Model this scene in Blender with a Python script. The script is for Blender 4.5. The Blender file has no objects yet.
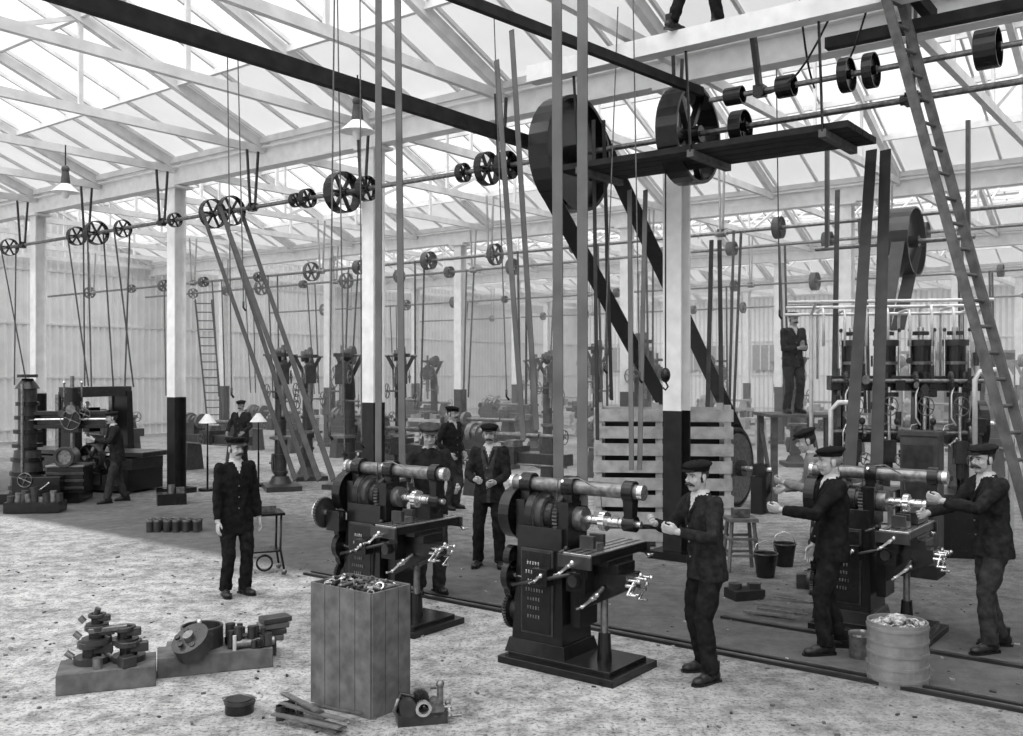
import bpy, math, random
from mathutils import Vector, Matrix, Quaternion, noise
random.seed(7)
R=random.random
def U(a,b): return a+(b-a)*R()
scene=bpy.context.scene
V3=Vector
# ------------------------------------------------------------ frames
F=965.0; H=2.4
BA=V3((-.794,.607,0)).normalized()      # along the column row
BB=V3((.607,.794,0)).normalized()       # across the bays
ORG=V3((2.14,12.5,0))
ANG=math.atan2(BB.y,BB.x)
def B(m,k,z=0): return ORG+BB*m+BA*k+V3((0,0,z))
def pt(u,v,d): return V3(((u-512)/F*d, d, H-(v-372)/F*d))
def gp(u,v):
    d=H*F/(v-372); return V3(((u-512)/F*d,d,0))
TH_A=math.atan2(-BA.y,-BA.x)  # heading of -a
# ------------------------------------------------------------ materials
def mat(name,c,rough=.6,metal=0,var=.25,scale=8,bump=.1,spec=.4,c2=None,dist=.01):
    m=bpy.data.materials.new(name); m.use_nodes=True
    nt=m.node_tree; N=nt.nodes; L=nt.links; b=N['Principled BSDF']
    tc=N.new('ShaderNodeTexCoord'); no=N.new('ShaderNodeTexNoise'); no.inputs['Scale'].default_value=scale
    no.inputs['Detail'].default_value=5; L.new(tc.outputs['Object'],no.inputs['Vector'])
    r=N.new('ShaderNodeValToRGB'); lo=c*(1-var); hi=c2 if c2 is not None else c*(1+var)
    r.color_ramp.elements[0].position=.3; r.color_ramp.elements[1].position=.7
    r.color_ramp.elements[0].color=(lo,lo,lo,1); r.color_ramp.elements[1].color=(hi,hi,hi,1)
    L.new(no.outputs['Fac'],r.inputs['Fac']); L.new(r.outputs['Color'],b.inputs['Base Color'])
    b.inputs['Roughness'].default_value=rough; b.inputs['Metallic'].default_value=metal
    b.inputs['Specular IOR Level'].default_value=spec
    if bump:
        bp=N.new('ShaderNodeBump'); bp.inputs['Strength'].default_value=bump; bp.inputs['Distance'].default_value=dist
        L.new(no.outputs['Fac'],bp.inputs['Height']); L.new(bp.outputs['Normal'],b.inputs['Normal'])
    return m
M={}
M['iron']=mat('cast_iron_black',.008,.27,.0,.5,14,.12,.4)
M['iron2']=mat('cast_iron_grey',.03,.33,.1,.45,10,.15,.45)
M['steel']=mat('machined_steel',.6,.24,.9,.25,22,.08)
M['steeld']=mat('dull_steel',.18,.32,.7,.45,18,.1)
M['far']=mat('iron_haze_tone',.06,.6,0,.4,6,.1,.2)  # iron lightened, distance haze put into its colour
M['far2']=mat('iron_haze_pale',.28,.7,0,.25,6,.1,.2)  # paler still, stronger haze fading put into the colour
M['white']=mat('white_paint',.78,.6,0,.1,5,.05)
M['roofw']=mat('limewashed_timber',.66,.7,0,.12,4,.05)
M['tar']=mat('column_black_paint',.014,.45,0,.4,6,.1,.3)
M['wood']=mat('rough_timber',.1,.75,0,.35,9,.3,.2)
M['woodl']=mat('pale_deal',.4,.7,0,.3,6,.2,.2)
M['woodd']=mat('dark_timber',.018,.7,0,.4,7,.3,.15)
M['belt']=mat('leather_belt',.03,.5,0,.3,6,.05,.25)
M['beltl']=mat('leather_belt_worn',.1,.45,0,.25,3,.05,.3)
M['rope']=mat('rope',.1,.8,0,.3,30,.1)
M['coat']=mat('wool_coat_dark',.009,.95,0,.5,18,.35,.08,dist=.02)
M['coat2']=mat('serge_navy',.016,.95,0,.5,18,.35,.08,dist=.02)
M['coat3']=mat('denim_faded',.045,.9,0,.4,14,.35,.1,dist=.02)
M['coat4']=mat('linen_overall',.16,.85,0,.3,14,.35,.15,dist=.02)
M['trou']=mat('trousers_dark',.011,.95,0,.5,16,.35,.08,dist=.02)
M['trou2']=mat('trousers_grey',.03,.95,0,.4,16,.35,.08,dist=.02)
M['shirt']=mat('shirt_white',.42,.8,0,.15,20,.1)
M['skin']=mat('skin',.34,.55,0,.14,25,.05)
M['hair']=mat('hair_dark',.025,.6,0,.4,60,.3)
M['hairg']=mat('hair_grey',.2,.6,0,.3,60,.3)
M['leather']=mat('boot_leather',.014,.4,0,.5,25,.2,.3)
M['eye']=mat('eye_white',.36,.3,0,.05,10,0)
M['pupil']=mat('eye_dark',.01,.3,0,.1,10,0)
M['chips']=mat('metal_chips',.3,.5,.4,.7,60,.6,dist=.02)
M['pipe']=mat('bright_pipe',.75,.35,.3,.15,8,.03)
M['glassw']=mat('enamel_shade',.75,.35,0,.1,8,0)
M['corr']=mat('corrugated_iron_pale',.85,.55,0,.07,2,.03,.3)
M['corr2']=mat('corrugated_iron_shade',.6,.65,0,.1,2,.03,.2)  # darker tone that paints shade onto alternate slopes of the corrugations
M['drum']=mat('galvanised_drum',.2,.42,.3,.22,9,.2)
def floor_mat():
    m=bpy.data.materials.new('floor_dirt_concrete'); m.use_nodes=True
    nt=m.node_tree; N=nt.nodes; L=nt.links; b=N['Principled BSDF']
    g=N.new('ShaderNodeNewGeometry')
    def nz(s,d=6,r=.6):
        n=N.new('ShaderNodeTexNoise'); n.inputs['Scale'].default_value=s; n.inputs['Detail'].default_value=d
        n.inputs['Roughness'].default_value=r; L.new(g.outputs['Position'],n.inputs['Vector']); return n
    def ramp(src,p0,c0,p1,c1):
        r=N.new('ShaderNodeValToRGB'); e=r.color_ramp.elements
        e[0].position=p0; e[1].position=p1; e[0].color=(c0,)*3+(1,); e[1].color=(c1,)*3+(1,); L.new(src,r.inputs['Fac']); return r
    def mix(f,a,bb,mode='MIX'):
        x=N.new('ShaderNodeMixRGB'); x.blend_type=mode
        if isinstance(f,float): x.inputs[0].default_value=f
        else: L.new(f,x.inputs[0])
        L.new(a,x.inputs[1]); L.new(bb,x.inputs[2]); return x
    def mapr(src,a,b_,c,d):
        x=N.new('ShaderNodeMapRange'); x.inputs['From Min'].default_value=a; x.inputs['From Max'].default_value=b_
        x.inputs['To Min'].default_value=c; x.inputs['To Max'].default_value=d; L.new(src,x.inputs['Value']); return x
    n1=nz(.8); n2=nz(5,9,.72); n3=nz(30,5,.75); n4=nz(.35,3,.5)
    dirt=mix(.55,ramp(n1.outputs['Fac'],.35,.24,.62,.5).outputs[0],ramp(n2.outputs['Fac'],.38,.1,.58,.62).outputs[0])
    spk=ramp(n3.outputs['Fac'],.36,.12,.5,1.0)
    dirt=mix(.85,dirt.outputs[0],spk.outputs[0],'MULTIPLY')
    dirt=mix(.8,dirt.outputs[0],ramp(n4.outputs['Fac'],.38,.6,.56,1.0).outputs[0],'MULTIPLY')
    conc=mix(.4,ramp(n1.outputs['Fac'],.35,.06,.7,.12).outputs[0],ramp(n2.outputs['Fac'],.35,.045,.68,.17).outputs[0])
    dot=N.new('ShaderNodeVectorMath'); dot.operation='DOT_PRODUCT'; dot.inputs[1].default_value=tuple(BB)
    L.new(g.outputs['Position'],dot.inputs[0])
    ad=N.new('ShaderNodeMath'); ad.operation='MULTIPLY_ADD'; ad.inputs[1].default_value=.9; L.new(n2.outputs['Fac'],ad.inputs[0]); L.new(dot.outputs['Value'],ad.inputs[2])
    base=BB.dot(ORG)+.45
    mr=mapr(ad.outputs[0],base-3.6,base-3.4,0,1); mr2=mapr(ad.outputs[0],base-1.8,base+2,1,.1)
    mu=N.new('ShaderNodeMath'); mu.operation='MULTIPLY'; L.new(mr.outputs[0],mu.inputs[0]); L.new(mr2.outputs[0],mu.inputs[1])
    c=mix(mu.outputs[0],dirt.outputs[0],conc.outputs[0])
    dk=N.new('ShaderNodeVectorMath'); dk.operation='DOT_PRODUCT'; dk.inputs[1].default_value=tuple(-BA); L.new(g.outputs['Position'],dk.inputs[0])
    bk=(-BA).dot(ORG)
    a1=mapr(dk.outputs['Value'],bk+.5,bk+4.0,0,.6); a2=mapr(ad.outputs[0],base-5.6,base-4.2,0,1)
    m2=N.new('ShaderNodeMath'); m2.operation='MULTIPLY'; L.new(a1.outputs[0],m2.inputs[0]); L.new(a2.outputs[0],m2.inputs[1])
    c=mix(m2.outputs[0],c.outputs[0],conc.outputs[0])
    L.new(c.outputs[0],b.inputs['Base Color']); b.inputs['Roughness'].default_value=.9; b.inputs['Specular IOR Level'].default_value=.2
    bp=N.new('ShaderNodeBump'); bp.inputs['Strength'].default_value=.9; bp.inputs['Distance'].default_value=.04
    L.new(mix(.5,n2.outputs['Fac'],n3.outputs['Fac']).outputs[0],bp.inputs['Height']); L.new(bp.outputs['Normal'],b.inputs['Normal'])
    return m
M['floor']=floor_mat()
def trans_mat():
    m=bpy.data.materials.new('roof_boards_translucent'); m.use_nodes=True  # for the roof boards; translucency added so they glow pale
    nt=m.node_tree; N=nt.nodes; L=nt.links; N.remove(N['Principled BSDF'])
    d=N.new('ShaderNodeBsdfDiffuse'); t=N.new('ShaderNodeBsdfTranslucent'); mx=N.new('ShaderNodeMixShader')
    no=N.new('ShaderNodeTexNoise'); no.inputs['Scale'].default_value=1.5; tc=N.new('ShaderNodeTexCoord'); L.new(tc.outputs['Object'],no.inputs['Vector'])
    r=N.new('ShaderNodeValToRGB'); r.color_ramp.elements[0].color=(.76,.76,.76,1); r.color_ramp.elements[1].color=(.88,.88,.88,1)
    L.new(no.outputs['Fac'],r.inputs['Fac']); L.new(r.outputs[0],d.inputs[0]); L.new(r.outputs[0],t.inputs[0])
    mx.inputs[0].default_value=.26; L.new(d.outputs[0],mx.inputs[1]); L.new(t.outputs[0],mx.inputs[2]); L.new(mx.outputs[0],N['Material Output'].inputs[0])
    return m
M['roof']=trans_mat()
# ------------------------------------------------------------ mesh builder
class MB:
    def __init__(s): s.v=[];s.f=[];s.m=[];s.s=[];s.mats=[]
    def mi(s,k):
        if k not in s.mats: s.mats.append(k)
        return s.mats.index(k)
    def add(s,vs,fs,k,sm=False):
        o=len(s.v); s.v+= [tuple(v) for v in vs]; i=s.mi(k)
        for f in fs: s.f.append([a+o for a in f]); s.m.append(i); s.s.append(sm)
    def box(s,c,d,k='iron',rz=0,taper=1,ty=None):
        x,y,z=d[0]/2,d[1]/2,d[2]/2; ty=taper if ty is None else ty
        vs=[V3((sx*x*(taper if sz>0 else 1),sy*y*(ty if sz>0 else 1),sz*z)) for sz in(-1,1) for sx,sy in((-1,-1),(1,-1),(1,1),(-1,1))]
        if rz: q=Matrix.Rotation(rz,3,'Z'); vs=[q@v for v in vs]
        c=V3(c); s.add([v+c for v in vs],[(3,2,1,0),(4,5,6,7),(0,1,5,4),(1,2,6,5),(2,3,7,6),(3,0,4,7)],k)
    def beam(s,a,b,w,h,k='iron',up=V3((0,0,1))):
        a=V3(a);b=V3(b);d=(b-a).normalized(); up=V3(up)
        if abs(d.dot(up))>.98: up=V3(BB)
        x=d.cross(up).normalized()*w/2; y=x.cross(d).normalized()*h/2
        vs=[p+i*x+j*y for p in(a,b) for i,j in((-1,-1),(1,-1),(1,1),(-1,1))]
        s.add(vs,[(0,1,2,3),(7,6,5,4),(1,0,4,5),(2,1,5,6),(3,2,6,7),(0,3,7,4)],k)
    def frame(s,d):
        d=V3(d).normalized(); u=V3((0,0,1)) if abs(d.z)<.9 else V3((1,0,0))
        x=d.cross(u).normalized(); return x,x.cross(d).normalized()
    def cyl(s,a,b,r,k='iron',r2=None,n=14):
        a=V3(a);b=V3(b); r2=r if r2 is None else r2; x,y=s.frame(b-a)
        vs=[];
        for p,rr in((a,r),(b,r2)):
            for i in range(n):
                t=2*math.pi*i/n; vs.append(p+(x*math.cos(t)+y*math.sin(t))*rr)
        s.add(vs,[(i,(i+1)%n,n+(i+1)%n,n+i) for i in range(n)],k,True)
        s.add(vs[:n],[list(range(n))[::-1]],k); s.add(vs[n:],[list(range(n))],k)
    def tube(s,pts,rads,k='iron',n=10,cap=True):
        pts=[V3(p) for p in pts]; 
        if not hasattr(rads,'__len__'): rads=[rads]*len(pts)
        vs=[];x=None
        for i,p in enumerate(pts):
            d=(pts[min(i+1,len(pts)-1)]-pts[max(i-1,0)]).normalized()
            if x is None: x,_=s.frame(d)
            x=(x-d*x.dot(d)).normalized(); y=d.cross(x)
            for j in range(n):
                t=2*math.pi*j/n; vs.append(p+(x*math.cos(t)+y*math.sin(t))*rads[i])
        fs=[(i*n+j,i*n+(j+1)%n,(i+1)*n+(j+1)%n,(i+1)*n+j) for i in range(len(pts)-1) for j in range(n)]
        if cap: fs+= [list(range(n))[::-1],[(len(pts)-1)*n+j for j in range(n)]]
        s.add(vs,fs,k,True)
    def ell(s,c,r,k='iron',n=12,mm=8,rot=None,zmin=None):
        if not hasattr(r,'__len__'): r=(r,r,r)
        c=V3(c); vs=[]
        for i in range(1,mm):
            ph=math.pi*i/mm
            for j in range(n):
                t=2*math.pi*j/n; vs.append(V3((r[0]*math.sin(ph)*math.cos(t),r[1]*math.sin(ph)*math.sin(t),r[2]*math.cos(ph))))
        vs+= [V3((0,0,r[2])),V3((0,0,-r[2]))]
        if rot: vs=[rot@v for v in vs]
        vs=[v+c for v in vs]
        if zmin is not None:
            for v in vs: v.z=max(v.z,zmin)
        fs=[(i*n+j,(i+1)*n+j,(i+1)*n+(j+1)%n,i*n+(j+1)%n) for i in range(mm-2) for j in range(n)]
        t=(mm-1)*n; fs+=[(t,j,(j+1)%n) for j in range(n)]+[(t+1,(mm-2)*n+(j+1)%n,(mm-2)*n+j) for j in range(n)]
        s.add(vs,fs,k,True)
    def rim(s,c,ax,R,w,th,k='iron',n=28):
        c=V3(c);ax=V3(ax).normalized();x,y=s.frame(ax);vs=[]
        for rr,sd in((R,-1),(R,1),(R-th,1),(R-th,-1)):
            for i in range(n):
                t=2*math.pi*i/n; vs.append(c+(x*math.cos(t)+y*math.sin(t))*rr+ax*w/2*sd)
        fs=[(q*n+i,q*n+(i+1)%n,((q+1)%4)*n+(i+1)%n,((q+1)%4)*n+i) for q in range(4) for i in range(n)]
        s.add(vs,fs,k,False)
    def pulley(s,c,ax,R,w,k='iron',spokes=6,n=28,web=False):
        c=V3(c);ax=V3(ax).normalized();x,y=s.frame(ax)
        s.rim(c,ax,R,w,max(R*.06,.012),k,n)
        s.cyl(c-ax*w*.6,c+ax*w*.6,R*.14+.02,k,n=10)
        if web: s.cyl(c-ax*w*.12,c+ax*w*.12,R*.97,k,n=n)
        else:
            for i in range(spokes):
                t=2*math.pi*i/spokes; d=x*math.cos(t)+y*math.sin(t)
                s.beam(c+d*R*.1,c+d*R*.96,w*.25+.01,R*.09+.008,k,up=ax.cross(d))
    def gear(s,c,ax,R,w,k='steeld',teeth=24):
        c=V3(c);ax=V3(ax).normalized();x,y=s.frame(ax);n=teeth*2;vs=[]
        for sd in(-1,1):
            for i in range(n):
                rr=R if i%2 else R*.92; t=2*math.pi*i/n
                vs.append(c+(x*math.cos(t)+y*math.sin(t))*rr+ax*w/2*sd)
        s.add(vs,[(i,(i+1)%n,n+(i+1)%n,n+i) for i in range(n)]+[list(range(n))[::-1],list(range(n,2*n))],k)
    def wheel(s,c,ax,R,k='steel'):
        s.rim(c,ax,R,.018,.016,k,20); c=V3(c);ax=V3(ax).normalized();x,y=s.frame(ax)
        for i in range(4):
            t=math.pi/2*i+.4; s.beam(c,c+(x*math.cos(t)+y*math.sin(t))*R*.95,.012,.014,k)
        s.cyl(c-ax*.03,c+ax*.03,.022,k,n=8)
    def crank(s,c,ax,L,k='steel'):
        c=V3(c);ax=V3(ax).normalized();x,y=s.frame(ax);d=(x*.8-y*.6)
        s.cyl(c-ax*.06,c+ax*.02,.016,k,n=8); s.beam(c-d*L*.5,c+d*L,.015,.022,k)
        s.ell(c-d*L*.5,.022,k,8,6); s.cyl(c+d*L,c+d*L+ax*.08,.011,k,n=8); s.ell(c+d*L,.018,k,8,6)
    def mesh(s,name):
        me=bpy.data.meshes.new(name); me.from_pydata(s.v,[],s.f); 
        for k in s.mats: me.materials.append(M[k])
        me.polygons.foreach_set('material_index',s.m); me.polygons.foreach_set('use_smooth',s.s); me.update(); return me
    def obj(s,name,loc=(0,0,0),rz=0,parent=None,bevel=0,sc=(1,1,1)):
        o=bpy.data.objects.new(name,s.mesh(name)); scene.collection.objects.link(o); o.location=loc; o.rotation_euler=(0,0,rz); o.scale=sc
        if parent: o.parent=parent
        if bevel:
            b=o.modifiers.new('bev','BEVEL'); b.width=bevel; b.segments=1; b.limit_method='ANGLE'; b.angle_limit=math.radians(50)
        return o
def inst(me,name,loc,rz=0,sc=1):
    o=bpy.data.objects.new(name,me); scene.collection.objects.link(o); o.location=loc; o.rotation_euler=(0,0,rz); o.scale=(sc,sc,sc); return o
# ------------------------------------------------------------ building
MF,MBK,KL,KR=-14,40,28,-14
b=MB(); b.add([B(MF-2,KR-2),B(MBK,KR-2),B(MBK,KL),B(MF-2,KL)],[(0,1,2,3)],'floor'); fo=b.obj('floor')
ZE=6.3
bays=[(-14,0,2.7),(0,10,2.2),(10,20,2.2),(20,30,2.2),(30,40,2.2)]
c=MB()
for m0,m1,rise in bays:
    mid=(m0+m1)/2
    for e,r in((m0,mid),(m1,mid)):
        def S(f,k): return B(e+(r-e)*f,k,ZE+.34+rise*f)
        for f0,f1 in((0,.26),(.9,1)):
            c.add([S(f0,KR),S(f1,KR),S(f1,KL),S(f0,KL)],[(0,1,2,3)],'roof')
c.obj('ceiling')
c=MB()
for m0,m1,rise in bays:
    mid=(m0+m1)/2
    for e,r in((m0,mid),(m1,mid)):
        def S(f,k,dz=0): return B(e+(r-e)*f,k,ZE+.28+rise*f+dz)
        k=KR
        while k<KL:
            c.beam(S(.02,k),S(.96,k),.045,.06,'roofw'); k+=.925
        for f in (.02,.26,.5,.72,.9): c.beam(S(f,KR,-.06),S(f,KL,-.06),.07,.11,'roofw')
c.obj('roof_purlins')
for k in [5.55*j for j in range(-2,6)]+[5.55*j+2.775 for j in range(-3,5)]:
    t=MB()
    for m0,m1,rise in bays:
        mid=(m0+m1)/2
        z0=ZE+.12; zr=lambda m: ZE+.18+rise*(1-abs(m-mid)/(mid-m0))
        t.beam(B(m0+.06,k,z0),B(m1-.06,k,z0),.09,.14,'roofw')
        t.beam(B(m0,k,zr(m0)),B(mid,k,zr(mid)),.11,.17,'roofw'); t.beam(B(m1,k,zr(m1)),B(mid,k,zr(mid)),.11,.17,'roofw')
        t.beam(B(mid,k,z0),B(mid,k,zr(mid)),.05,.06,'roofw')
        for sg in(-1,1):
            h=(mid-m0)
            for a,bb_ in((0,.5),(.5,.5)):
                t.beam(B(mid+sg*h*a,k,z0),B(mid+sg*h*bb_,k,zr(mid+sg*h*bb_)),.05,.07,'roofw')
    t.obj('roof_truss')
def column(m,k,far=False):
    t=MB()
    def bx(z0,z1,kk,w=.26):
        t.beam(B(m-.12,k,z0),B(m-.12,k,z1),w,.025,kk,up=BB); t.beam(B(m+.12,k,z0),B(m+.12,k,z1),w,.025,kk,up=BB)
        t.beam(B(m,k,z0),B(m,k,z1),.025,.23,kk,up=BB)
    bx(0,1.9,'far' if far else 'tar'); bx(1.9,ZE-.25,'white'); t.box(B(m,k,ZE-.235),(.42,.5,.05),'white',ANG)
    t.box(B(m,k,.05),(.55,.55,.1),'far' if far else 'iron',ANG)
    t.obj('steel_column')
for k in (-5.55,0,5.55,11.1,16.65,22.2): column(0,k)
for m in(10,20,30):
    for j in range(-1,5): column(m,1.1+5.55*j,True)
for m in(-14,0,10,20,30):
    t=MB(); z=ZE-.01; q=.06
    t.beam(B(m,KR+q,z-.17),B(m,KL-q,z-.17),.26,.03,'white'); t.beam(B(m,KR+q,z+.17),B(m,KL-q,z+.17),.26,.03,'white'); t.beam(B(m,KR+q,z),B(m,KL-q,z),.03,.34,'white')
    t.obj('eaves_girder')
def corr(name,p0,p1,z1):
    t=MB(); d=p1-p0; L_=d.length; d.normalize(); nn=V3((-d.y,d.x,0)); n=int(L_/.13); vs=[];fs=[]
    for i in range(n+1):
        x=L_*i/n; z=z1(x) if callable(z1) else z1
        q=p0+d*x+nn*(.04 if i%2 else -.04); vs+=[q,q+V3((0,0,z))]
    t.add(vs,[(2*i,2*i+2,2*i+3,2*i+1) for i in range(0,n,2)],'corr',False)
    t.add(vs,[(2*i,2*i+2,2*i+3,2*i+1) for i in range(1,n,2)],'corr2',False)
    for z in(.4,2.2,4.1,6):
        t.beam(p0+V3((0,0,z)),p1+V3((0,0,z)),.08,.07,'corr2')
    return t.obj(name)
def gz(x):
    m=x+MF
    for m0,m1,rise in bays:
        if m<=m1: return ZE+.3+rise*(1-abs(m-(m0+m1)/2)/((m1-m0)/2))
    return ZE
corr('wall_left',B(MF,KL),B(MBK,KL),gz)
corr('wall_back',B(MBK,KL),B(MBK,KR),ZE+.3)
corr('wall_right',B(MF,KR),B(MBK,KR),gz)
for i in range(5):
    t=MB(); k=4+i*4.6
    t.beam(B(39.85,k,3.2),B(39.85,k+3,3.2),.05,1.4,'far2')
    for j in range(7): t.beam(B(39.8,k+.5*j,2.5),B(39.8,k+.5*j,3.9),.05,.05,'white')
    t.obj('window_%d'%(i+1))
t=MB(); t.box(B(33,2.5,1.6),(.6,7,3.2),'far',ANG); t.box(B(33,2.5,3.25),(.9,7.4,.12),'far2',ANG)
for i in range(8): t.box(B(32.66,-.6+.9*i,1.6),(.05,.7,2.6),'far2',ANG)
t.obj('storage_racking')
# dusty workshop air hanging in the bays behind the column row
hm=bpy.data.materials.new('dusty_air'); hm.use_nodes=True; nt=hm.node_tree; nt.nodes.remove(nt.nodes['Principled BSDF'])
vs_=nt.nodes.new('ShaderNodeVolumeScatter'); vs_.inputs['Color'].default_value=(1,1,1,1); vs_.inputs['Density'].default_value=.014; vs_.inputs['Anisotropy'].default_value=.25
nt.links.new(vs_.outputs[0],nt.nodes['Material Output'].inputs['Volume']); M['haze']=hm
t=MB(); q=[B(m,k,z) for z in(.02,6.2) for m,k in((1.5,KR+.3),(MBK-.3,KR+.3),(MBK-.3,KL-.3),(1.5,KL-.3))]
t.add(q,[(3,2,1,0),(4,5,6,7),(0,1,5,4),(1,2,6,5),(2,3,7,6),(3,0,4,7)],'haze'); t.obj('dusty_air')
# ------------------------------------------------------------ line shafting
def line_shaft(m,z,k0,k1,pul,mt='iron',r=.035,mh='iron2',step=2.775):
    t=MB(); t.cyl(B(m,k0,z),B(m,k1,z),r,'steeld',n=10)
    for q in pul: t.pulley(B(m,q[0],z),BA,q[1],q[2],mt,n=32 if q[1]>.4 else 20,web=len(q)>3)
    k=k0+.4
    while k<k1:
        t.box(B(m,k,z),(.1,.14,.14),mt,ANG); t.cyl(B(m,k-.12,z),B(m,k+.12,z),.055,mh,n=12)
        t.beam(B(m-.05,k,z),B(m-.12,k,ZE),.03,.04,mh,up=BB); t.beam(B(m+.05,k,z),B(m+.12,k,ZE),.03,.04,mh,up=BB)
        k+=step
    return t.obj('line_shaft')
line_shaft(-.5,5.3,-9,27,[(1.31,.77,.3,1),(-.43,.6,.28),(-1.1,.2,.15),(5.75,.33,.2),(5.2,.2,.12),(6.6,.16,.12),(2.4,.2,.15),(2.75,.24,.12),(9.2,.27,.12),(8.65,.27,.12),(13.2,.25,.14),(14,.2,.14),(12.2,.18,.1),(17,.2,.12),(18.5,.25,.12),(21,.2,.1),(6.9,.12,.1),(3.2,.14,.1),(10.4,.14,.1)])
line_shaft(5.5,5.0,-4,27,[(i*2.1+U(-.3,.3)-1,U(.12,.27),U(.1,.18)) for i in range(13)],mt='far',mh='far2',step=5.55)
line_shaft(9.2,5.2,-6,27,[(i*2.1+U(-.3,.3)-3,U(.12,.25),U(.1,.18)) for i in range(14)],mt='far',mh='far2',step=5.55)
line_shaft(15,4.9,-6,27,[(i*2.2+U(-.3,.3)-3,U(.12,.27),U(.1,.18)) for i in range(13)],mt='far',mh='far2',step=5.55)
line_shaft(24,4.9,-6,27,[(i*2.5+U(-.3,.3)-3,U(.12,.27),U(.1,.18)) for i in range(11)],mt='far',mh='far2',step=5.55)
def belt(pairs,w,k='belt',wd=BA,name='drive_belt',th=.012):
    t=MB()
    for a,b_ in pairs:
        a=V3(a);b_=V3(b_); d=(b_-a).normalized(); n=d.cross(V3(wd))
        if n.length<.01: n=V3((0,1,0))
        t.beam(a,b_,w,th,k,up=n.normalized())
    return t.obj(name)
bw=B(-.5,1.31,5.3); lw=B(4.4,1.31,.74)
dd=(lw-bw).normalized(); pn=dd.cross(BA).normalized()
belt([(bw+pn*.77,lw+pn*.7),(bw-pn*.77,lw-pn*.7)],.27,'iron',BA,'drive_belt')
t=MB(); t.pulley(lw,BA,.7,.34,'iron2',web=True,n=36); t.cyl(lw-BA*.8,lw+BA*.7,.05,'steel'); t.cyl(lw-BA*.17,lw-BA*.19,.6,'steeld',n=36); t.cyl(lw-BA*.19,lw-BA*.3,.14,'iron',n=20)
for s_ in(-1,1): t.box(lw+BA*.6*s_-V3((0,0,.42)),(.4,.2,.62),'iron',ANG); t.box(lw+BA*.6*s_,(.2,.22,.2),'iron',ANG)
t.cyl(lw+BA*.22,lw+BA*.42,.5,'iron2',n=28)
t.obj('belt_driven_flywheel')
def vb(u0,u1,d0,d1,zb,zt=6.4):
    return (V3(((u0-512)/F*d0,d0,zt)),V3(((u1-512)/F*d1,d1,zb)))
belt([vb(557,559,8.3,8.1,1.33),vb(583,583,8.15,7.95,1.3)],.1,'beltl')
belt([vb(379,379,10.0,9.7,1.3),vb(398,403,9.9,9.6,1.3)],.085,'beltl')
belt([(B(-.75,9.2,5.35),pt(296,480,12.5)),(B(-.28,9.2,5.3),pt(308,480,12.5)),(B(-.75,8.65,5.35),pt(320,480,11.2)),(B(-.28,8.65,5.3),pt(334,480,11.2))],.07,'belt')
belt([(pt(497,60,12),pt(524,440,11.5)),(pt(512,30,12.2),pt(537,430,11.5))],.075,'beltl')
belt([(pt(630,190,12),pt(632,470,11)),(pt(646,190,12),pt(640,470,11))],.06,'beltl')
belt([(pt(872,150,10.8),pt(850,470,9.4)),(pt(886,150,10.8),pt(877,470,9.4))],.12,'belt')
belt([(pt(594,120,12.3),pt(598,440,12)),(pt(604,120,12.3),pt(612,400,13))],.05,'belt')
belt([(pt(838,190,14),pt(834,440,13)),(pt(712,240,15),pt(708,410,15)),(pt(720,240,15),pt(722,410,15))],.07,'far')
for m,z,kf,n_,st in((5.5,5.0,'far',9,2.6),(9.2,5.2,'far',8,3.1),(15,4.9,'far',7,3.4)):
    ps=[]
    for i in range(n_):
        k=-1+i*st+U(-.4,.4); w=U(-.25,.25); q=U(-.12,.12)
        ps.append((B(m-.16,k,z),B(m-.1+w,k+q,1.7))); ps.append((B(m+.16,k,z),B(m+.1+w,k+q,1.7)))
    belt(ps,.05,kf,BA,'drive_belts')
ps=[]
for k in(12.2,13.2,14.0,17,18.5,21):
    ps+=[(B(-.7,k,5.3),B(-.6+U(-.3,.3),k-.5,2.1)),(B(-.35,k,5.3),B(-.45+U(-.3,.1),k-.4,2.1))]
belt(ps,.045,'far',BA,'drive_belts')
t=MB(); t.beam(B(-12,1.84,5.5),B(.5,1.84,5.5),.1,.17,'woodd'); t.obj('shafting_timber')
a_=pt(465,0,8.6); c_=pt(702,92,11.3); t=MB(); t.beam(a_-(c_-a_)*.6,c_,.07,.1,'woodd'); t.obj('shafting_timber')
t=MB(); t.beam(B(-1.55,-9,6.08),B(-1.55,1.2,6.08),.2,.2,'roofw'); t.obj('hanger_beam')
t=MB()
for k in(-4.6,-3.2): t.beam(B(-6,k,6.33),B(-.3,k,6.2),.1,.14,'woodd')
t.beam(B(-.7,-5.8,6.0),B(-.7,-2.2,6.0),.12,.12,'woodd')
t.obj('hanger_timbers')
t=MB()
for i in range(4): t.beam(B(-1.25+.24*i,-2.65,4.93),B(-1.25+.24*i,.95,4.93),.22,.07,'woodd')
for k in(-2.4,-.9,.6):
    t.beam(B(-1.4,k,4.86),B(-.4,k,4.86),.08,.08,'wood')
    t.beam(B(-1.38,k,4.83),B(-1.5,k,5.98),.02,.03,'iron')
t.obj('scaffold_platform')
t=MB()
t.cyl(B(-1.1,-4.2,5.5),B(-1.1,-1.0,5.5),.03,'steeld')
for k,r_,w in((-1.9,.12,.18),(-2.55,.18,.1),(-2.8,.18,.1),(-3.9,.19,.2),(-1.3,.1,.2)): t.pulley(B(-1.1,k,5.5),BA,r_,w,'iron',n=20,web=True)
for k in(-1.6,-3.2): t.beam(B(-1.1,k,5.5),B(-1.3,k,6.1),.05,.09,'iron',up=BB);t.box(B(-1.1,k,5.5),(.12,.12,.12),'iron',ANG)
t.obj('countershaft')
t=MB()
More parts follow.
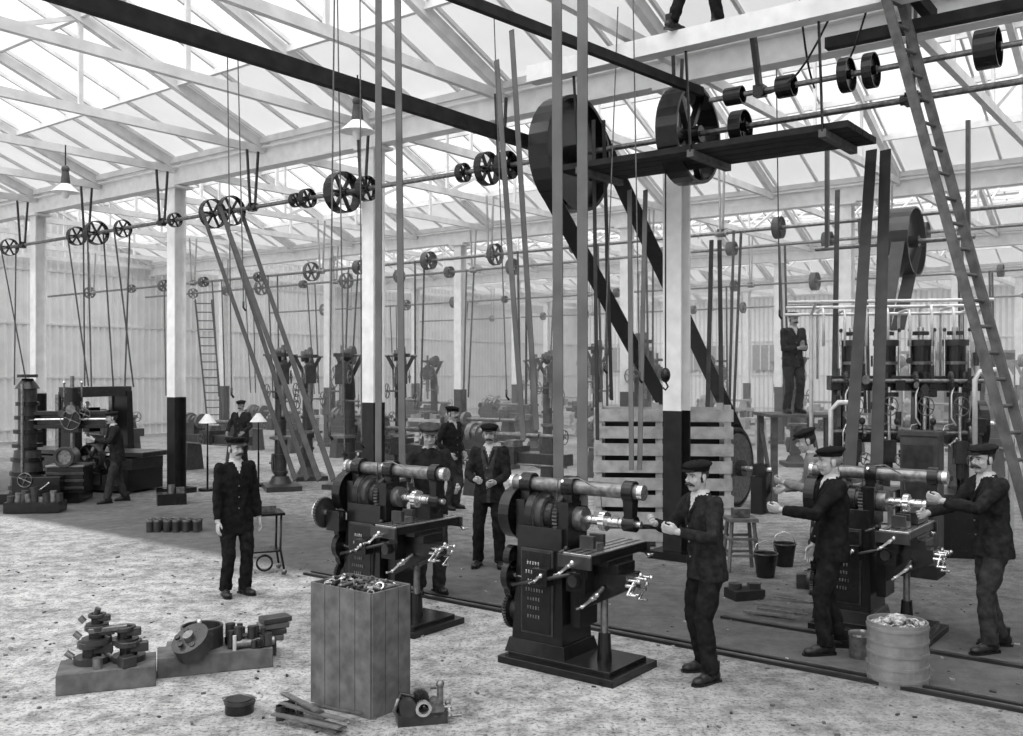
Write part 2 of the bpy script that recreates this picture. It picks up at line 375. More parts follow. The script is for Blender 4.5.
for a,b_,sag in((pt(838,0,9.9),pt(762,95,10.6),.25),(pt(870,0,9.8),pt(838,80,10.3),.1),(pt(800,0,10.2),pt(815,88,10.6),.15)):
    t.tube([a.lerp(b_,i/8)-V3((0,0,sag*math.sin(math.pi*i/8))) for i in range(9)],.012,'iron',n=6)
t.obj('hoist_chains')
t=MB(); w2=pt(908,242,15.5); t.pulley(w2,BA,.56,.3,'iron',web=True); t.cyl(w2-BA,w2+BA*1.5,.04,'steeld')
for s_ in(-.9,1.3): t.beam(w2+BA*s_,V3((w2.x+BA.x*s_,w2.y+BA.y*s_,ZE)),.06,.08,'iron2')
t.obj('overhead_pulley')
belt([(w2+BB*.5,pt(898,330,14.4)),(w2-BB*.5,pt(884,330,14))],.2,'belt')
for u,d,zb in((232,12,2.2),(244,12.3,3.3),(330,8.8,1.9),(345,10.5,1.6),(362,10.4,1.7),(507,11,2.2),(605,11,2.5),(640,10.5,2.4),(780,12.4,3.2)):
    X=(u-512)/F*d; t=MB(); t.cyl((X,d,zb),(X+U(-.2,.2),d+.1,6.6),.008,'rope',n=6)
    t.tube([(X,d,zb),(X,d,zb-.08),(X+.03,d,zb-.12)],.014,'iron',n=6); t.obj('hanging_rope')
def ladder(a,b_,side,w,n,k='wood'):
    t=MB(); a=V3(a);b_=V3(b_);s_=V3(side).normalized()*w/2
    for q in(-1,1): t.beam(a+s_*q,b_+s_*q,.04,.085,k,up=(b_-a).cross(s_))
    for i in range(n):
        f=(i+.6)/n; p=a.lerp(b_,f); t.cyl(p-s_,p+s_,.018,k,n=8)
    return t.obj('ladder')
ladder(pt(1071,644,8.5),pt(886,-30,9.4),(.75,.6,0),.3,26,'wood')
ladder(gp(217,440),pt(204,300,30),(1,.1,0),.5,18,'far')
def pendant(p,zt=6.4,s=1):
    t=MB(); t.cyl(p,(p[0],p[1],zt),.012,'iron',n=6)
    t.cyl(p,p-V3((0,0,.28*s)),.06*s,'far',r2=.09*s); t.cyl(p-V3((0,0,.2*s)),p-V3((0,0,.36*s)),.07*s,'glassw',r2=.24*s,n=20)
    t.ell(p-V3((0,0,.38*s)),(.07*s,.07*s,.09*s),'glassw'); t.ell(p+V3((0,0,.05*s)),.07*s,'far'); t.obj('pendant_lamp')
pendant(pt(358,105,13)); pendant(pt(66,172,17)); 
def bench_lamp(u,v,d):
    p=pt(u,v,d); t=MB(); t.cyl((p.x,p.y,.7),p,.015,'iron',n=8); t.cyl(p+V3((0,0,.08)),p-V3((0,0,.1)),.04,'glassw',r2=.18,n=18)
    t.cyl((p.x,p.y,0),(p.x,p.y,.7),.02,'iron'); t.cyl((p.x,p.y,0),(p.x,p.y,.05),.18,'iron'); t.obj('work_lamp')
bench_lamp(208,418,19.5); bench_lamp(259,417,20.3)
t=MB()
for dm in(0,.12): t.beam(B(-3.64+dm,-9,.012),B(-3.64+dm,3,.012),.04,.03,'tar')
t.beam(B(-3.58,-9,.008),B(-3.58,3,.008),.03,.02,'steeld')
t.obj('floor_rail')
t=MB(); t.beam(B(-2.5,-9,.01),B(-2.5,-1.8,.01),.06,.03,'tar'); t.obj('floor_rail')
# ------------------------------------------------------------ milling machine
def milling(variant=0):
    t=MB()
    t.box((.12,0,.03),(1.25,.78,.06),'iron'); t.box((.12,0,.075),(1.1,.64,.04),'iron')
    t.box((-.16,0,.62),(.58,.5,1.08),'iron',taper=.84,ty=.8)
    t.box((-.16,0,.14),(.68,.58,.12),'iron',taper=.9)
    t.box((-.16,-.232,.62),(.36,.03,.72),'iron2'); t.box((-.16,-.245,.62),(.32,.025,.68),'iron')
    for i in range(7):
        w=U(.12,.22); n=int(w/.03)
        for j in range(n): t.box((-.16-w/2+j*.03,-.262,.86-.075*i),(.014,.008,.028),'steel' if i<3 else 'steeld')
    t.box((-.42,0,1.2),(.1,.3,.34),'iron'); t.box((.06,0,1.2),(.14,.32,.36),'iron')
    t.cyl((-.5,0,1.24),(.16,0,1.24),.075,'steeld',n=18)
    for i,r_ in enumerate((.2,.165,.13,.1)): t.cyl((-.34+.08*i,0,1.24),(-.34+.08*(i+1),0,1.24),r_,'iron2' if i%2 else 'iron',n=30); t.cyl((-.34+.08*(i+1)-.004,0,1.24),(-.34+.08*(i+1)+.003,0,1.24),r_*.96,'steeld',n=30)
    t.gear((-.01,0,1.24),(1,0,0),.19,.05,'iron2',36); t.gear((-.36,0,1.24),(1,0,0),.14,.03,'steeld',30)
    t.pulley((-.56,-.02,1.24),(1,0,0),.22,.12,'iron',web=True,n=32); 
    t.cyl((-.45,.2,1.3),(.1,.2,1.3),.03,'steel'); t.gear((0,.2,1.3),(1,0,0),.1,.05,'steeld',20); t.gear((-.36,.2,1.3),(1,0,0),.13,.05,'iron2',26)
    t.cyl((-.6,0,1.5),(.82,0,1.5),.062,'steeld',n=22); t.cyl((-.62,0,1.5),(-.58,0,1.5),.07,'steel',n=20); t.cyl((.78,0,1.5),(.83,0,1.5),.064,'steel',n=20)
    for x in(-.42,.06): t.cyl((x-.06,0,1.5),(x+.06,0,1.5),.095,'iron',n=20); t.box((x,0,1.4),(.1,.14,.16),'iron')
    for x in(-.42,.06): t.cyl((x,-.09,1.53),(x,-.15,1.56),.015,'steel',n=8)
    t.cyl((.1,0,1.24),(.22,0,1.24),.1,'steeld',n=22); t.cyl((.2,0,1.24),(.8,0,1.24),.028,'steel')
    for i in range(6): t.cyl((.24+.07*i,0,1.24),(.295+.07*i,0,1.24),.04,'steel',n=16)
    t.gear((.42,0,1.24),(1,0,0),.085,.06,'steel',14)
    t.cyl((.64,0,1.5),(.74,0,1.5),.09,'iron',n=20); t.box((.69,0,1.37),(.08,.09,.22),'iron',taper=1.3); t.cyl((.63,0,1.24),(.75,0,1.24),.065,'iron',n=18)
    t.box((.2,0,.66),(.1,.3,.62),'iron'); 
    t.add([V3((.2,s_*.15,z)) for s_ in(-1,1) for z in(.48,.84)]+[V3((.72,s_*.13,z)) for s_ in(-1,1) for z in(.72,.84)],
          [(0,1,5,4),(2,6,7,3),(1,3,7,5),(0,4,6,2),(4,5,7,6)],'iron')
    t.cyl((.42,0,.08),(.42,0,.32),.07,'iron',r2=.055,n=16); t.cyl((.42,0,.3),(.42,0,.66),.035,'steeld')
    t.box((.42,0,.88),(.46,.3,.08),'iron'); t.box((.42,0,.93),(.34,.44,.05),'iron')
    t.box((.42,.02,.985),(.3,.98,.07),'iron'); t.box((.42,.02,1.024),(.29,.96,.012),'steel')
    for x in(.34,.42,.5): t.box((x,.02,1.031),(.018,.95,.004),'iron')
    for y in(-.49,.53): t.box((.42,y,.97),(.34,.03,.1),'iron2'); 
    t.cyl((.42,-.6,.95),(.42,.62,.95),.018,'steel'); t.crank((.42,-.6,.95),(0,-1,0),.11); t.crank((.42,.64,.95),(0,1,0),.12)
    t.box((.42,-.2,1.06),(.16,.12,.06),'steeld'); t.box((.42,-.12,1.1),(.14,.05,.1),'iron2'); t.box((.42,-.28,1.1),(.14,.05,.1),'iron2')
    t.crank((.76,.0,.78),(1,0,0),.14); t.crank((.76,.12,.7),(1,0,0),.11); t.crank((.78,-.13,.76),(1,0,0),.09)
    for y in(-.1,.02,.12): t.cyl((.7,y,.8),(.82,y,.8),.012,'steel',n=8); t.ell((.83,y,.8),.02,'steel',8,6)
    t.cyl((.5,-.16,.72),(.5,-.34,.66),.02,'steel'); t.crank((.5,-.34,.66),(0,-1,0),.13)
    t.box((.3,-.22,.76),(.2,.16,.16),'iron'); t.cyl((.3,-.3,.78),(.3,-.35,.78),.05,'iron2')
    for x,z,r_ in((-.42,.88,.1),(-.42,.72,.14),(-.42,.6,.08)): t.pulley((x-.06,-.2,z),(1,0,0),r_,.07,'iron',web=True,n=20)
    t.cyl((-.55,-.2,.72),(-.3,-.2,.72),.022,'steel'); t.tube([(-.4,-.3,.66),(0,-.34,.76),(.4,-.25,.86)],.016,'iron2')
    t.box((-.05,-.3,.77),(.16,.12,.14),'iron'); t.box((.36,-.24,.86),(.12,.1,.12),'iron')
    t.crank((-.05,-.37,.77),(0,-1,0),.06)
    t.gear((-.5,-.14,.42),(1,0,0),.17,.04,'iron',40); t.cyl((-.58,-.14,.42),(-.42,-.14,.42),.1,'iron2',n=20); t.cyl((-.6,-.14,.42),(-.2,-.14,.42),.03,'steel')
    t.tube([(.0,-.16,1.38),(.05,-.2,1.58),(.25,-.18,1.6),(.4,-.04,1.5),(.41,-.03,1.36)],.007,'steeld',n=6)
    t.cyl((.02,-.17,.95),(.2,-.3,1.02),.014,'steel'); t.ell((.21,-.31,1.03),.025,'iron')
    if variant==1:
        t.box((.42,.2,1.1),(.2,.22,.14),'iron'); t.cyl((.32,.2,1.17),(.52,.2,1.17),.09,'iron2',n=20)
        t.gear((-.66,-.3,1.05),(1,0,0),.16,.04,'iron2',30); t.rim((-.7,-.3,1.05),(1,0,0),.13,.05,.03,'steel'); t.cyl((-.8,-.3,1.05),(-.4,-.3,1.05),.03,'steel'); t.box((-.5,-.28,.98),(.2,.1,.2),'iron')
    if variant==2: t.box((.42,.25,1.09),(.2,.4,.1),'iron2')
    return t
for p,vv in [((.45,7.98,0),0),((-1.2,9.35,0),1),((3.33,9.05,0),2)]:
    milling(vv).obj('horizontal_milling_machine',p,TH_A,bevel=.007,sc=((.89,.88,.97),(.91,.9,.97),(.86,.9,.97))[vv])
# ------------------------------------------------------------ drill press
def drill(k='iron2',k2='steeld'):
    t=MB(); t.box((0,.2,.05),(.7,1.0,.1),k); t.cyl((0,0,.1),(0,0,.25),.24,k,r2=.17,n=20); t.cyl((0,0,.2),(0,0,1.9),.13,k,r2=.11,n=18)
    for i in range(4): t.cyl((0,0,.3+.35*i),(0,0,.36+.35*i),.155,k,n=18)
    t.tube([(0,0,1.85),(0,.02,2.2),(0,.2,2.5),(0,.5,2.55)],[.13,.12,.11,.09],k,n=12)
    t.box((0,.45,2.35),(.22,.24,.4),k); t.cyl((0,.45,1.5),(0,.45,2.95),.035,k2); t.cyl((0,.45,1.75),(0,.45,2.2),.06,k2)
    t.pulley((0,.45,2.75),(0,0,1),.18,.07,k,n=20); t.wheel((.16,.45,2.3),(1,0,0),.22,k2); t.wheel((-.16,.45,2.3),(1,0,0),.14,k2)
    t.cyl((-.35,0,2.75),(.35,0,2.75),.025,k2)
    for i,r_ in enumerate((.2,.16,.12)): t.cyl((-.1+.08*i,0,2.75),(-.02+.08*i,0,2.75),r_,k,n=24)
    for x in(-.28,.28): t.beam((x,0,2.75),(0,0,2.2),.05,.08,k)
    for i,r_ in enumerate((.12,.16,.2)): t.cyl((-.1+.08*i,-.3,.5),(-.02+.08*i,-.3,.5),r_,k,n=24)
    t.cyl((-.2,-.3,.5),(.2,-.3,.5),.02,k2); t.beam((0,-.3,.5),(0,0,.4),.06,.08,k)
    t.box((0,.25,1.0),(.16,.5,.12),k); t.cyl((0,.45,1.05),(0,.45,1.1),.27,k2,n=24)
    t.beam((-.09,.45,2.5),(-.09,0,2.75),.05,.01,'belt')
    for s_ in(-1,1): t.wheel((s_*.3,.3,1.9+.1*s_),(1,.3,0),.16,k2); t.cyl((0,.3,1.9+.1*s_),(s_*.3,.3,1.9+.1*s_),.02,k2)
    return t
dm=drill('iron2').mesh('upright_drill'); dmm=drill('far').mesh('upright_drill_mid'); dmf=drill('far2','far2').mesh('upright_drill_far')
for u,v in((281,488),(308,478)): inst(dm,'upright_drill_press',gp(u,v),math.radians(200),1.0)
inst(dm,'upright_drill_press',gp(350,486),math.radians(170),1.0); inst(dm,'upright_drill_press',gp(401,484),math.radians(190),1.0)
inst(dmm,'upright_drill_press',gp(548,466),math.radians(190),1); inst(dm,'upright_drill_press',gp(598,470),math.radians(170),1.08)
inst(dm,'upright_drill_press',gp(636,466),math.radians(200),1.15)
def lathe(k='iron2',k2='steeld'):
    t=MB()
    for x in(-.95,.85): t.box((x,0,.35),(.3,.5,.7),k,taper=.75)
    t.box((0,0,.78),(2.4,.36,.2),k); t.box((0,0,.885),(2.38,.34,.012),k2)
    t.box((-.9,0,1.06),(.6,.34,.34),k,taper=.85)
    for i,r_ in enumerate((.2,.16,.12)): t.cyl((-1.1+.12*i,0,1.2),(-.98+.12*i,0,1.2),r_,k2,n=24)
    t.cyl((-.6,0,1.2),(-.5,0,1.2),.18,k2,n=24); t.box((.8,0,1.02),(.3,.24,.3),k,taper=.7); t.cyl((.6,0,1.2),(1.1,0,1.2),.05,k2); t.wheel((1.12,0,1.2),(1,0,0),.14,k2)
    t.box((0,-.05,.95),(.4,.5,.1),k); t.box((0,-.05,1.05),(.2,.3,.12),k2); t.box((0,-.26,.8),(.4,.1,.26),k); t.wheel((-.08,-.34,.8),(0,-1,0),.13,k2)
    t.cyl((-1.1,-.22,.68),(1.1,-.22,.68),.02,k2); t.gear((-1.25,-.05,.9),(1,0,0),.16,.04,k,30); t.gear((-1.25,-.1,1.15),(1,0,0),.1,.04,k,20)
    t.cyl((-.5,0,1.2),(.55,0,1.2),.05,k2)
    return t
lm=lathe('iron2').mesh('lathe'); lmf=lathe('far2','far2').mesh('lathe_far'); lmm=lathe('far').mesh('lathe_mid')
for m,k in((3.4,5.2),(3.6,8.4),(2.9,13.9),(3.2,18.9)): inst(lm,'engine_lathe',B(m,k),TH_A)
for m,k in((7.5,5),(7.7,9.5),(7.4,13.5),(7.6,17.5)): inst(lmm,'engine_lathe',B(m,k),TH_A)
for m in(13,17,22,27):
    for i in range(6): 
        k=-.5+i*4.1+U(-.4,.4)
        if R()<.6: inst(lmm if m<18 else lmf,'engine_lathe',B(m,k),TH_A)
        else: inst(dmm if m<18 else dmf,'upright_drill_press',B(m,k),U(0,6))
for m,k in((11.7,14.5),(14.9,10),(19,8),(19,14),(11.6,20.5),(24.6,18)):
    t=MB(); t.box((0,0,.86),(2.6,.8,.08),'woodl')
    for x in(-1.1,0,1.1):
        for y in(-.3,.3): t.box((x,y,.42),(.09,.09,.82),'woodl')
    for i in range(9): t.box((U(-1.1,1.1),U(-.25,.25),.98),(U(.1,.3),U(.1,.2),U(.1,.3)),'far2' if i%2 else 'far',U(0,3))
    t.box((.6,-.28,1.0),(.14,.12,.2),'far'); t.box((0,0,.3),(2.4,.6,.04),'woodl'); t.obj('workbench',B(m,k),TH_A)
# ------------------------------------------------------------ radial drill + planer at left
t=MB()
t.box((0,0,.1),(1.6,1.0,.2),'iron'); t.cyl((-.35,0,.2),(-.35,0,1.0),.34,'iron2',r2=.25,n=24)
for i in range(7): t.cyl((-.35,0,.25+.27*i),(-.35,0,.32+.27*i),.36-.022*i,'iron',n=24)
t.cyl((-.35,0,1.0),(-.35,0,2.25),.18,'iron2',n=20); t.cyl((-.35,0,2.2),(-.35,0,2.4),.24,'iron',r2=.1,n=20)
t.cyl((-.35,-.3,.3),(-.35,-.3,2.3),.03,'steeld'); t.gear((-.35,0,2.45),(0,0,1),.2,.06,'iron2',30)
t.box((.45,0,1.72),(1.5,.2,.08),'iron'); t.box((.45,0,1.46),(1.5,.2,.08),'iron'); t.box((.45,.04,1.6),(1.5,.06,.3),'iron2'); t.cyl((-.3,-.14,1.6),(1.25,-.14,1.6),.025,'steel')
t.box((.6,-.2,1.6),(.3,.25,.5),'iron'); t.cyl((.6,-.25,.95),(.6,-.25,2.45),.04,'steeld'); t.wheel((.6,-.36,1.6),(0,-1,0),.2,'steeld'); t.wheel((.85,-.3,1.7),(0,-1,0),.12,'steeld'); t.gear((.6,-.34,1.8),(0,1,0),.1,.05,'steeld',20); t.gear((.42,-.34,1.72),(0,1,0),.07,.05,'iron2',16)
for i,r_ in enumerate((.2,.15,.11)): t.cyl((.6,-.25,1.95+.09*i),(.6,-.25,2.04+.09*i),r_,'iron',n=20)
for s_ in(-1,1): t.cyl((.6+.17*s_,-.2,1.8),(.6+.17*s_,-.2,2.3),.02,'steeld'); t.ell((.6+.17*s_,-.2,2.32),.035,'steel',8,6)
t.box((.55,-.2,.45),(.7,.7,.5),'iron'); t.box((.55,-.2,.72),(.75,.75,.04),'steeld'); t.cyl((.55,-.57,.9),(.55,-.1,.9),.17,'steeld',n=24); t.rim((.55,-.6,.9),(0,1,0),.2,.1,.06,'iron2')
for i in range(3): t.box((.55,-.56,.3+.14*i),(.72,.03,.05),'iron2')
t.box((.1,-.62,.3),(.9,.5,.5),'iron'); t.wheel((-.1,-.9,.5),(0,-1,0),.14,'steeld'); t.crank((.3,-.9,.4),(0,-1,0),.12)
t.obj('radial_drill',gp(38,503)+V3((0,.3,0)),math.radians(8),bevel=.01,sc=(.9,.9,.95))
t=MB(); t.box((0,0,.3),(3.2,1.1,.5),'iron'); t.box((0,0,.68),(3.3,1.0,.26),'iron2'); t.box((.1,0,.9),(3.6,.9,.1),'iron2'); t.box((.1,0,.955),(3.58,.88,.012),'steeld')
for y in(-.3,0,.3): t.box((.1,y,.963),(3.56,.03,.005),'iron')
for i in range(6): t.box((-1.3+.5*i,-.56,.35),(.3,.03,.34),'iron2')
for y in(-.8,.8): t.box((.2,y,1.2),(.6,.24,2.3),'iron',taper=.75); t.box((-.02,y,1.4),(.1,.28,1.8),'steeld')
t.box((.2,0,2.35),(.4,1.8,.24),'iron2'); t.box((-.12,0,1.82),(.2,1.9,.1),'iron'); t.box((-.12,0,1.55),(.2,1.9,.1),'iron'); t.cyl((-.2,-1,1.68),(-.2,1,1.68),.03,'steel'); t.box((-.28,-.2,1.65),(.2,.34,.6),'iron'); t.box((-.28,.35,1.65),(.2,.34,.6),'iron')
for y in(-.2,.35): t.wheel((-.42,y,2.0),(-1,0,0),.1); t.cyl((-.4,y,1.1),(-.4,y,2.1),.03,'steeld')
t.pulley((1.2,-.95,.9),(0,1,0),.4,.2,'iron'); t.pulley((1.2,-1.2,.9),(0,1,0),.3,.15,'iron2',n=24); t.cyl((1.2,-1.4,.9),(1.2,-.4,.9),.05,'steel')
t.gear((.7,-.75,.7),(0,1,0),.3,.08,'iron2',40)
t.obj('planing_machine',(-8.7,19.9,0),TH_A+.3,bevel=.01,sc=(.9,.9,.85))
# ------------------------------------------------------------ large machine at right
t=MB()
t.box((0,0,.35),(2.3,1.3,.7),'iron'); t.box((0,0,.75),(2.1,1.1,.12),'iron2')
for x in(-.9,-.3,.3,.9):
    t.box((x,.15,1.6),(.18,.6,1.7),'iron',taper=.8); t.cyl((x,-.25,.8),(x,-.25,2.4),.07,'iron2')
t.box((0,.05,2.25),(2.3,.6,.2),'iron'); t.box((0,-.1,1.55),(2.2,.5,.18),'iron')
t.cyl((-1.15,-.36,2.28),(1.15,-.36,2.28),.03,'steeld'); t.cyl((-1.15,-.36,1.6),(1.15,-.36,1.6),.03,'steeld')
for x in(-.8,-.27,.27,.8):
    t.cyl((x,-.1,2.3),(x,-.1,2.75),.16,'iron',n=22); t.cyl((x,-.1,2.75),(x,-.1,2.83),.2,'iron2',n=22); t.cyl((x,-.1,2.83),(x,-.1,3.0),.05,'steel'); t.gear((x,-.1,2.92),(0,0,1),.13,.05,'iron2',22)
    t.cyl((x,-.1,2.5),(x,-.1,2.54),.185,'steeld',n=22)
    for q in(-1,1): t.cyl((x+q*.19,-.2,2.35),(x+q*.19,-.2,2.95),.016,'steel',n=8); t.ell((x+q*.19,-.2,2.96),.03,'iron2',8,6)
    t.cyl((x,-.36,1.0),(x,-.36,2.2),.035,'steel'); t.wheel((x,-.46,1.95),(0,-1,0),.13,'steeld'); t.gear((x,-.25,2.1),(0,0,1),.17,.06,'iron2',26); t.box((x,-.36,1.35),(.2,.18,.3),'iron2'); t.cyl((x,-.36,1.0),(x,-.36,1.2),.06,'iron2')
    t.wheel((x+.15,-.5,1.25),(0,-1,0),.09,'steeld'); t.gear((x-.14,-.38,2.28),(1,0,0),.13,.05,'iron2',20); t.gear((x+.14,-.38,1.6),(1,0,0),.1,.05,'steeld',18)
    t.crank((x-.12,-.5,1.5),(0,-1,0),.09); t.ell((x+.1,-.48,1.75),.05,'iron2')
    t.tube([(x-.1,-.4,2.2),(x-.16,-.5,2.1),(x-.16,-.5,1.8),(x-.08,-.45,1.7)],.014,'pipe',n=6)
for i in range(50):
    p=V3((U(-1.1,1.1),U(-.48,-.3),U(.9,2.6)))
    if i%3==0: t.cyl(p,p+V3((0,0,U(.1,.3))),U(.015,.05),'iron2',n=10)
    elif i%3==1: t.box(p,(U(.05,.16),U(.05,.12),U(.05,.2)),'iron')
    else: t.cyl(p,p+V3((0,-.06,0)),U(.03,.07),'iron2' if i%2 else 'steeld',n=14)
for i in range(4): t.tube([(-1.0+.5*i,-.5,1.0),(-1.0+.5*i,-.5,1.6),(-.95+.5*i,-.46,1.7),(-.8+.5*i,-.4,1.72)],.014,'steel',n=6)
t.pulley((1.2,0,1.7),(1,0,0),.32,.14,'iron',web=True); t.cyl((1.0,0,1.7),(1.4,0,1.7),.05,'steel')
t.obj('multi_spindle_drilling_machine',(5.3,13.1,0),TH_A+.45,bevel=.006,sc=(.82,.9,1.0))
t=MB()
for i in range(1,9):
    x=-1.25+.3*i; h=3.3-.03*(i%3)
    t.tube([(x,.55,2.3),(x,.55,h-.1),(x,.5,h),(x,-.1,h),(x,-.25,h-.02),(x,-.3,h-.14),(x,-.3,2.75)],.02,'pipe',n=8)
for z,y in((3.22,.45),(3.3,.1),(3.36,-.2)): t.cyl((-1.45,y,z),(1.4,y,z),.022,'pipe',n=8)
for x in(-1.05,1.35): t.cyl((x,.45,0),(x,.45,3.3),.03,'pipe',n=8); t.cyl((x,-.2,3.36),(x,.45,3.22),.024,'pipe',n=8)
t.tube([(1.0,-.8,1.3),(1.0,-.8,2.3),(1.06,-.8,2.4),(1.4,-.8,2.45),(1.46,-.8,2.35),(1.46,-.8,0)],.035,'pipe',n=10)
t.tube([(-.9,-.75,.5),(-.9,-.75,1.9),(-.8,-.75,2.0),(-.5,-.7,2.0)],.035,'pipe',n=10)
t.obj('lubricant_piping',(5.15,13.2,0),TH_A+.45,sc=(.92,.92,1))
sp=V3((4.9,16.8,0)); t=MB()
for i in range(6): t.box((0,-.5+.2*i,1.66),(1.1,.18,.05),'wood')
for x in(-.45,.45):
    for y in(-.45,.45): t.box((x,y,.82),(.1,.1,1.64),'wood')
    t.beam((x,-.45,.2),(x,.45,1.5),.05,.08,'wood')
t.obj('wooden_staging',sp,.0)
t=MB(); t.box((0,0,.9),(.5,.45,1.5),'far'); t.box((0,-.23,1.2),(.42,.02,.7),'iron2'); t.box((0,0,1.68),(.56,.5,.05),'far'); t.box((0,-.23,.5),(.42,.02,.5),'iron2'); t.cyl((.15,-.25,1.2),(.15,-.27,1.2),.02,'steel'); t.box((0,0,.08),(.54,.5,.16),'woodd')
t.obj('tool_cupboard',(4.85,11.4,0),TH_A,sc=(.8,.8,1))
t=MB(); t.box((0,0,.5),(.9,.5,1.0),'wood')
for i in range(5): t.box((0,-.26,.1+.2*i),(.92,.02,.17),'woodl')
for x in(-.4,.4): t.box((x,-.28,.5),(.08,.02,1.0),'wood')
t.obj('packing_case',(4.35,11.75,0),TH_A,sc=(.8,.8,1))
t=MB(); W,D_,Hh=1.75,.9,1.95
for x in(-W/2,-.05,W/2):
    for y in(-D_/2,D_/2): t.box((x,y,Hh/2),(.09,.07,Hh),'woodl')
for i in range(8):
    z=.16+.235*i
    for y in(-D_/2-.045,D_/2+.045): t.box((U(-.02,.02),y,z),(W+.12,.025,.165),'woodl')
    for x in(-W/2-.055,W/2+.055): t.box((x,0,z),(.025,D_,.165),'woodl')
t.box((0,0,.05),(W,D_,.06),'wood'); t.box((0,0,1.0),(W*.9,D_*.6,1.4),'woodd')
t.obj('slatted_crate',(2.12,13.7,0),-.1)
# ------------------------------------------------------------ foreground crate
t=MB(); cw,cd,ch=.62,.38,.87
for sx,L_,ax in((-1,cd,'x'),(1,cd,'x'),(-1,cw,'y'),(1,cw,'y')):
    n=3 if ax=='x' else 4
    for i in range(n):
        o=-L_/2+L_*(i+.5)/n
        if ax=='x': t.box((sx*cw/2,o,ch/2),(.02,L_/n-.006,ch),'wood')
        else: t.box((o,sx*cd/2,ch/2),(L_/n-.006,.02,ch),'wood')
t.box((0,0,.02),(cw,cd,.04),'wood'); t.box((0,0,.78),(cw-.04,cd-.04,.1),'chips'); t.box((0,0,.4),(cw-.03,cd-.03,.76),'woodd')
for i in range(150):
    p=(U(-.27,.27),U(-.15,.15),U(.83,.89)); r=R()
    if r<.4: q=V3((U(-.04,.04),U(-.04,.04),U(-.02,.02))); t.cyl(V3(p)-q,V3(p)+q,U(.008,.018),'iron2' if R()<.5 else 'steeld',n=8)
    elif r<.7: t.rim(p,(U(-1,1),U(-1,1),1),U(.02,.035),.015,.01,'steel' if R()<.3 else 'steeld',12)
    else: t.box(p,(U(.03,.07),U(.02,.04),.02),'iron2',U(0,3))
t.obj('wooden_parts_crate',V3((-.966,6.66,0))+BA*cw/2+BB*cd/2,TH_A)
t=MB(); t.cyl((0,0,0),(0,0,.07),.1,'iron',n=24); t.cyl((0,0,.07),(0,0,.09),.108,'iron2',n=24); t.cyl((0,0,.09),(0,0,.1),.09,'iron2',n=24); t.tube([(-.1,0,.05),(-.12,0,.1),(0,0,.13),(.12,0,.1),(.1,0,.05)],.005,'steeld',n=6)
t.obj('round_tin',gp(240,712))
t=MB(); t.box((0,0,.04),(.34,.14,.08),'iron2'); t.cyl((-.1,-.08,.12),(-.1,.08,.12),.06,'iron2',n=18); t.cyl((.1,-.07,.1),(.1,.07,.1),.05,'steeld',n=18); t.cyl((.13,0,.08),(.13,0,.24),.022,'steeld'); t.ell((.13,0,.25),.03,'steeld'); t.tube([(-.18,0,.08),(-.14,.02,.2),(-.02,.02,.16),(.06,0,.1)],[.02,.016,.02,.02],'iron'); t.rim((0,-.08,.12),(0,1,0),.055,.03,.02,'steel',16); t.gear((.0,.05,.15),(0,1,0),.06,.04,'iron2',16)
t.cyl((-.02,0,.1),(-.02,0,.2),.03,'iron'); t.tube([(-.16,-.05,.05),(-.2,-.08,.12),(-.17,-.08,.2)],.012,'steeld'); t.crank((.18,-.04,.1),(1,0,0),.07,'steeld')
t.obj('vise_casting',gp(422,722),.25)
t=MB()
for i in range(9): a=U(-.35,.1); p=V3((U(-.15,.2),U(-.15,.08),.012+.014*i)); d=V3((math.cos(a-.5),math.sin(a-.5),0))*U(.16,.3); t.beam(p-d,p+d,U(.03,.06),.012,'steeld' if i%3 else 'wood')
for i in range(6): q=V3((-.12+U(-.08,.06),.1+U(-.08,.06),.0)); t.cyl(q,q+V3((0,0,.1)),U(.02,.035),'iron2')
t.obj('scrap_bar_pile',gp(306,722))
t=MB()
t.box((0,0,.08),(.75,.42,.16),'wood',.35); t.box((.75,.45,.08),(.95,.36,.16),'wood',.35); t.box((.72,.75,.07),(.95,.22,.14),'wood',.3)
def casting(p,s=1):
    t.cyl(p,p+V3((0,0,.05*s)),.15*s,'iron2',n=20); t.cyl(p+V3((0,0,.05*s)),p+V3((0,0,.13*s)),.08*s,'iron'); t.rim(p+V3((0,0,.15*s)),(0,0,1),.12*s,.05*s,.04*s,'iron2',20); t.box(p+V3((.1*s,0,.12*s)),(.16*s,.08*s,.08*s),'iron2',.4); t.cyl(p+V3((-.14*s,-.05,.05)),p+V3((-.2*s,-.06,.09)),.025,'steeld')
casting(V3((-.14,.02,.16)),.95); casting(V3((-.1,.02,.31)),.8); casting(V3((-.1,.03,.43)),.6); casting(V3((.14,.08,.16)),.9); casting(V3((.1,.1,.29)),.75); t.box((0,.0,.42),(.3,.05,.04),'steeld',.5); t.cyl((-.1,.0,.52),(-.08,0,.58),.025,'iron2'); t.box((.2,-.1,.2),(.12,.1,.08),'iron2',.8); t.cyl((-.02,-.15,.16),(-.02,-.15,.24),.04,'steeld')
t.rim((.62,.5,.24),(0,0,1),.18,.18,.02,'iron2',30); t.cyl((.62,.5,.16),(.62,.5,.18),.17,'iron',n=26); t.tube([(.62,.5,.2),(.6,.48,.38)],.02,'steel')
t.cyl((.64,.26,.2),(.61,.2,.3),.16,'iron2',n=28)
for i in range(6): a=i*math.pi/3; t.cyl(V3((.61,.2,.3))+V3((.1*math.cos(a),.1*math.sin(a)*.83,.1*math.sin(a)*.45)),V3((.607,.19,.315))+V3((.1*math.cos(a),.1*math.sin(a)*.83,.1*math.sin(a)*.45)),.024,'iron',n=12)
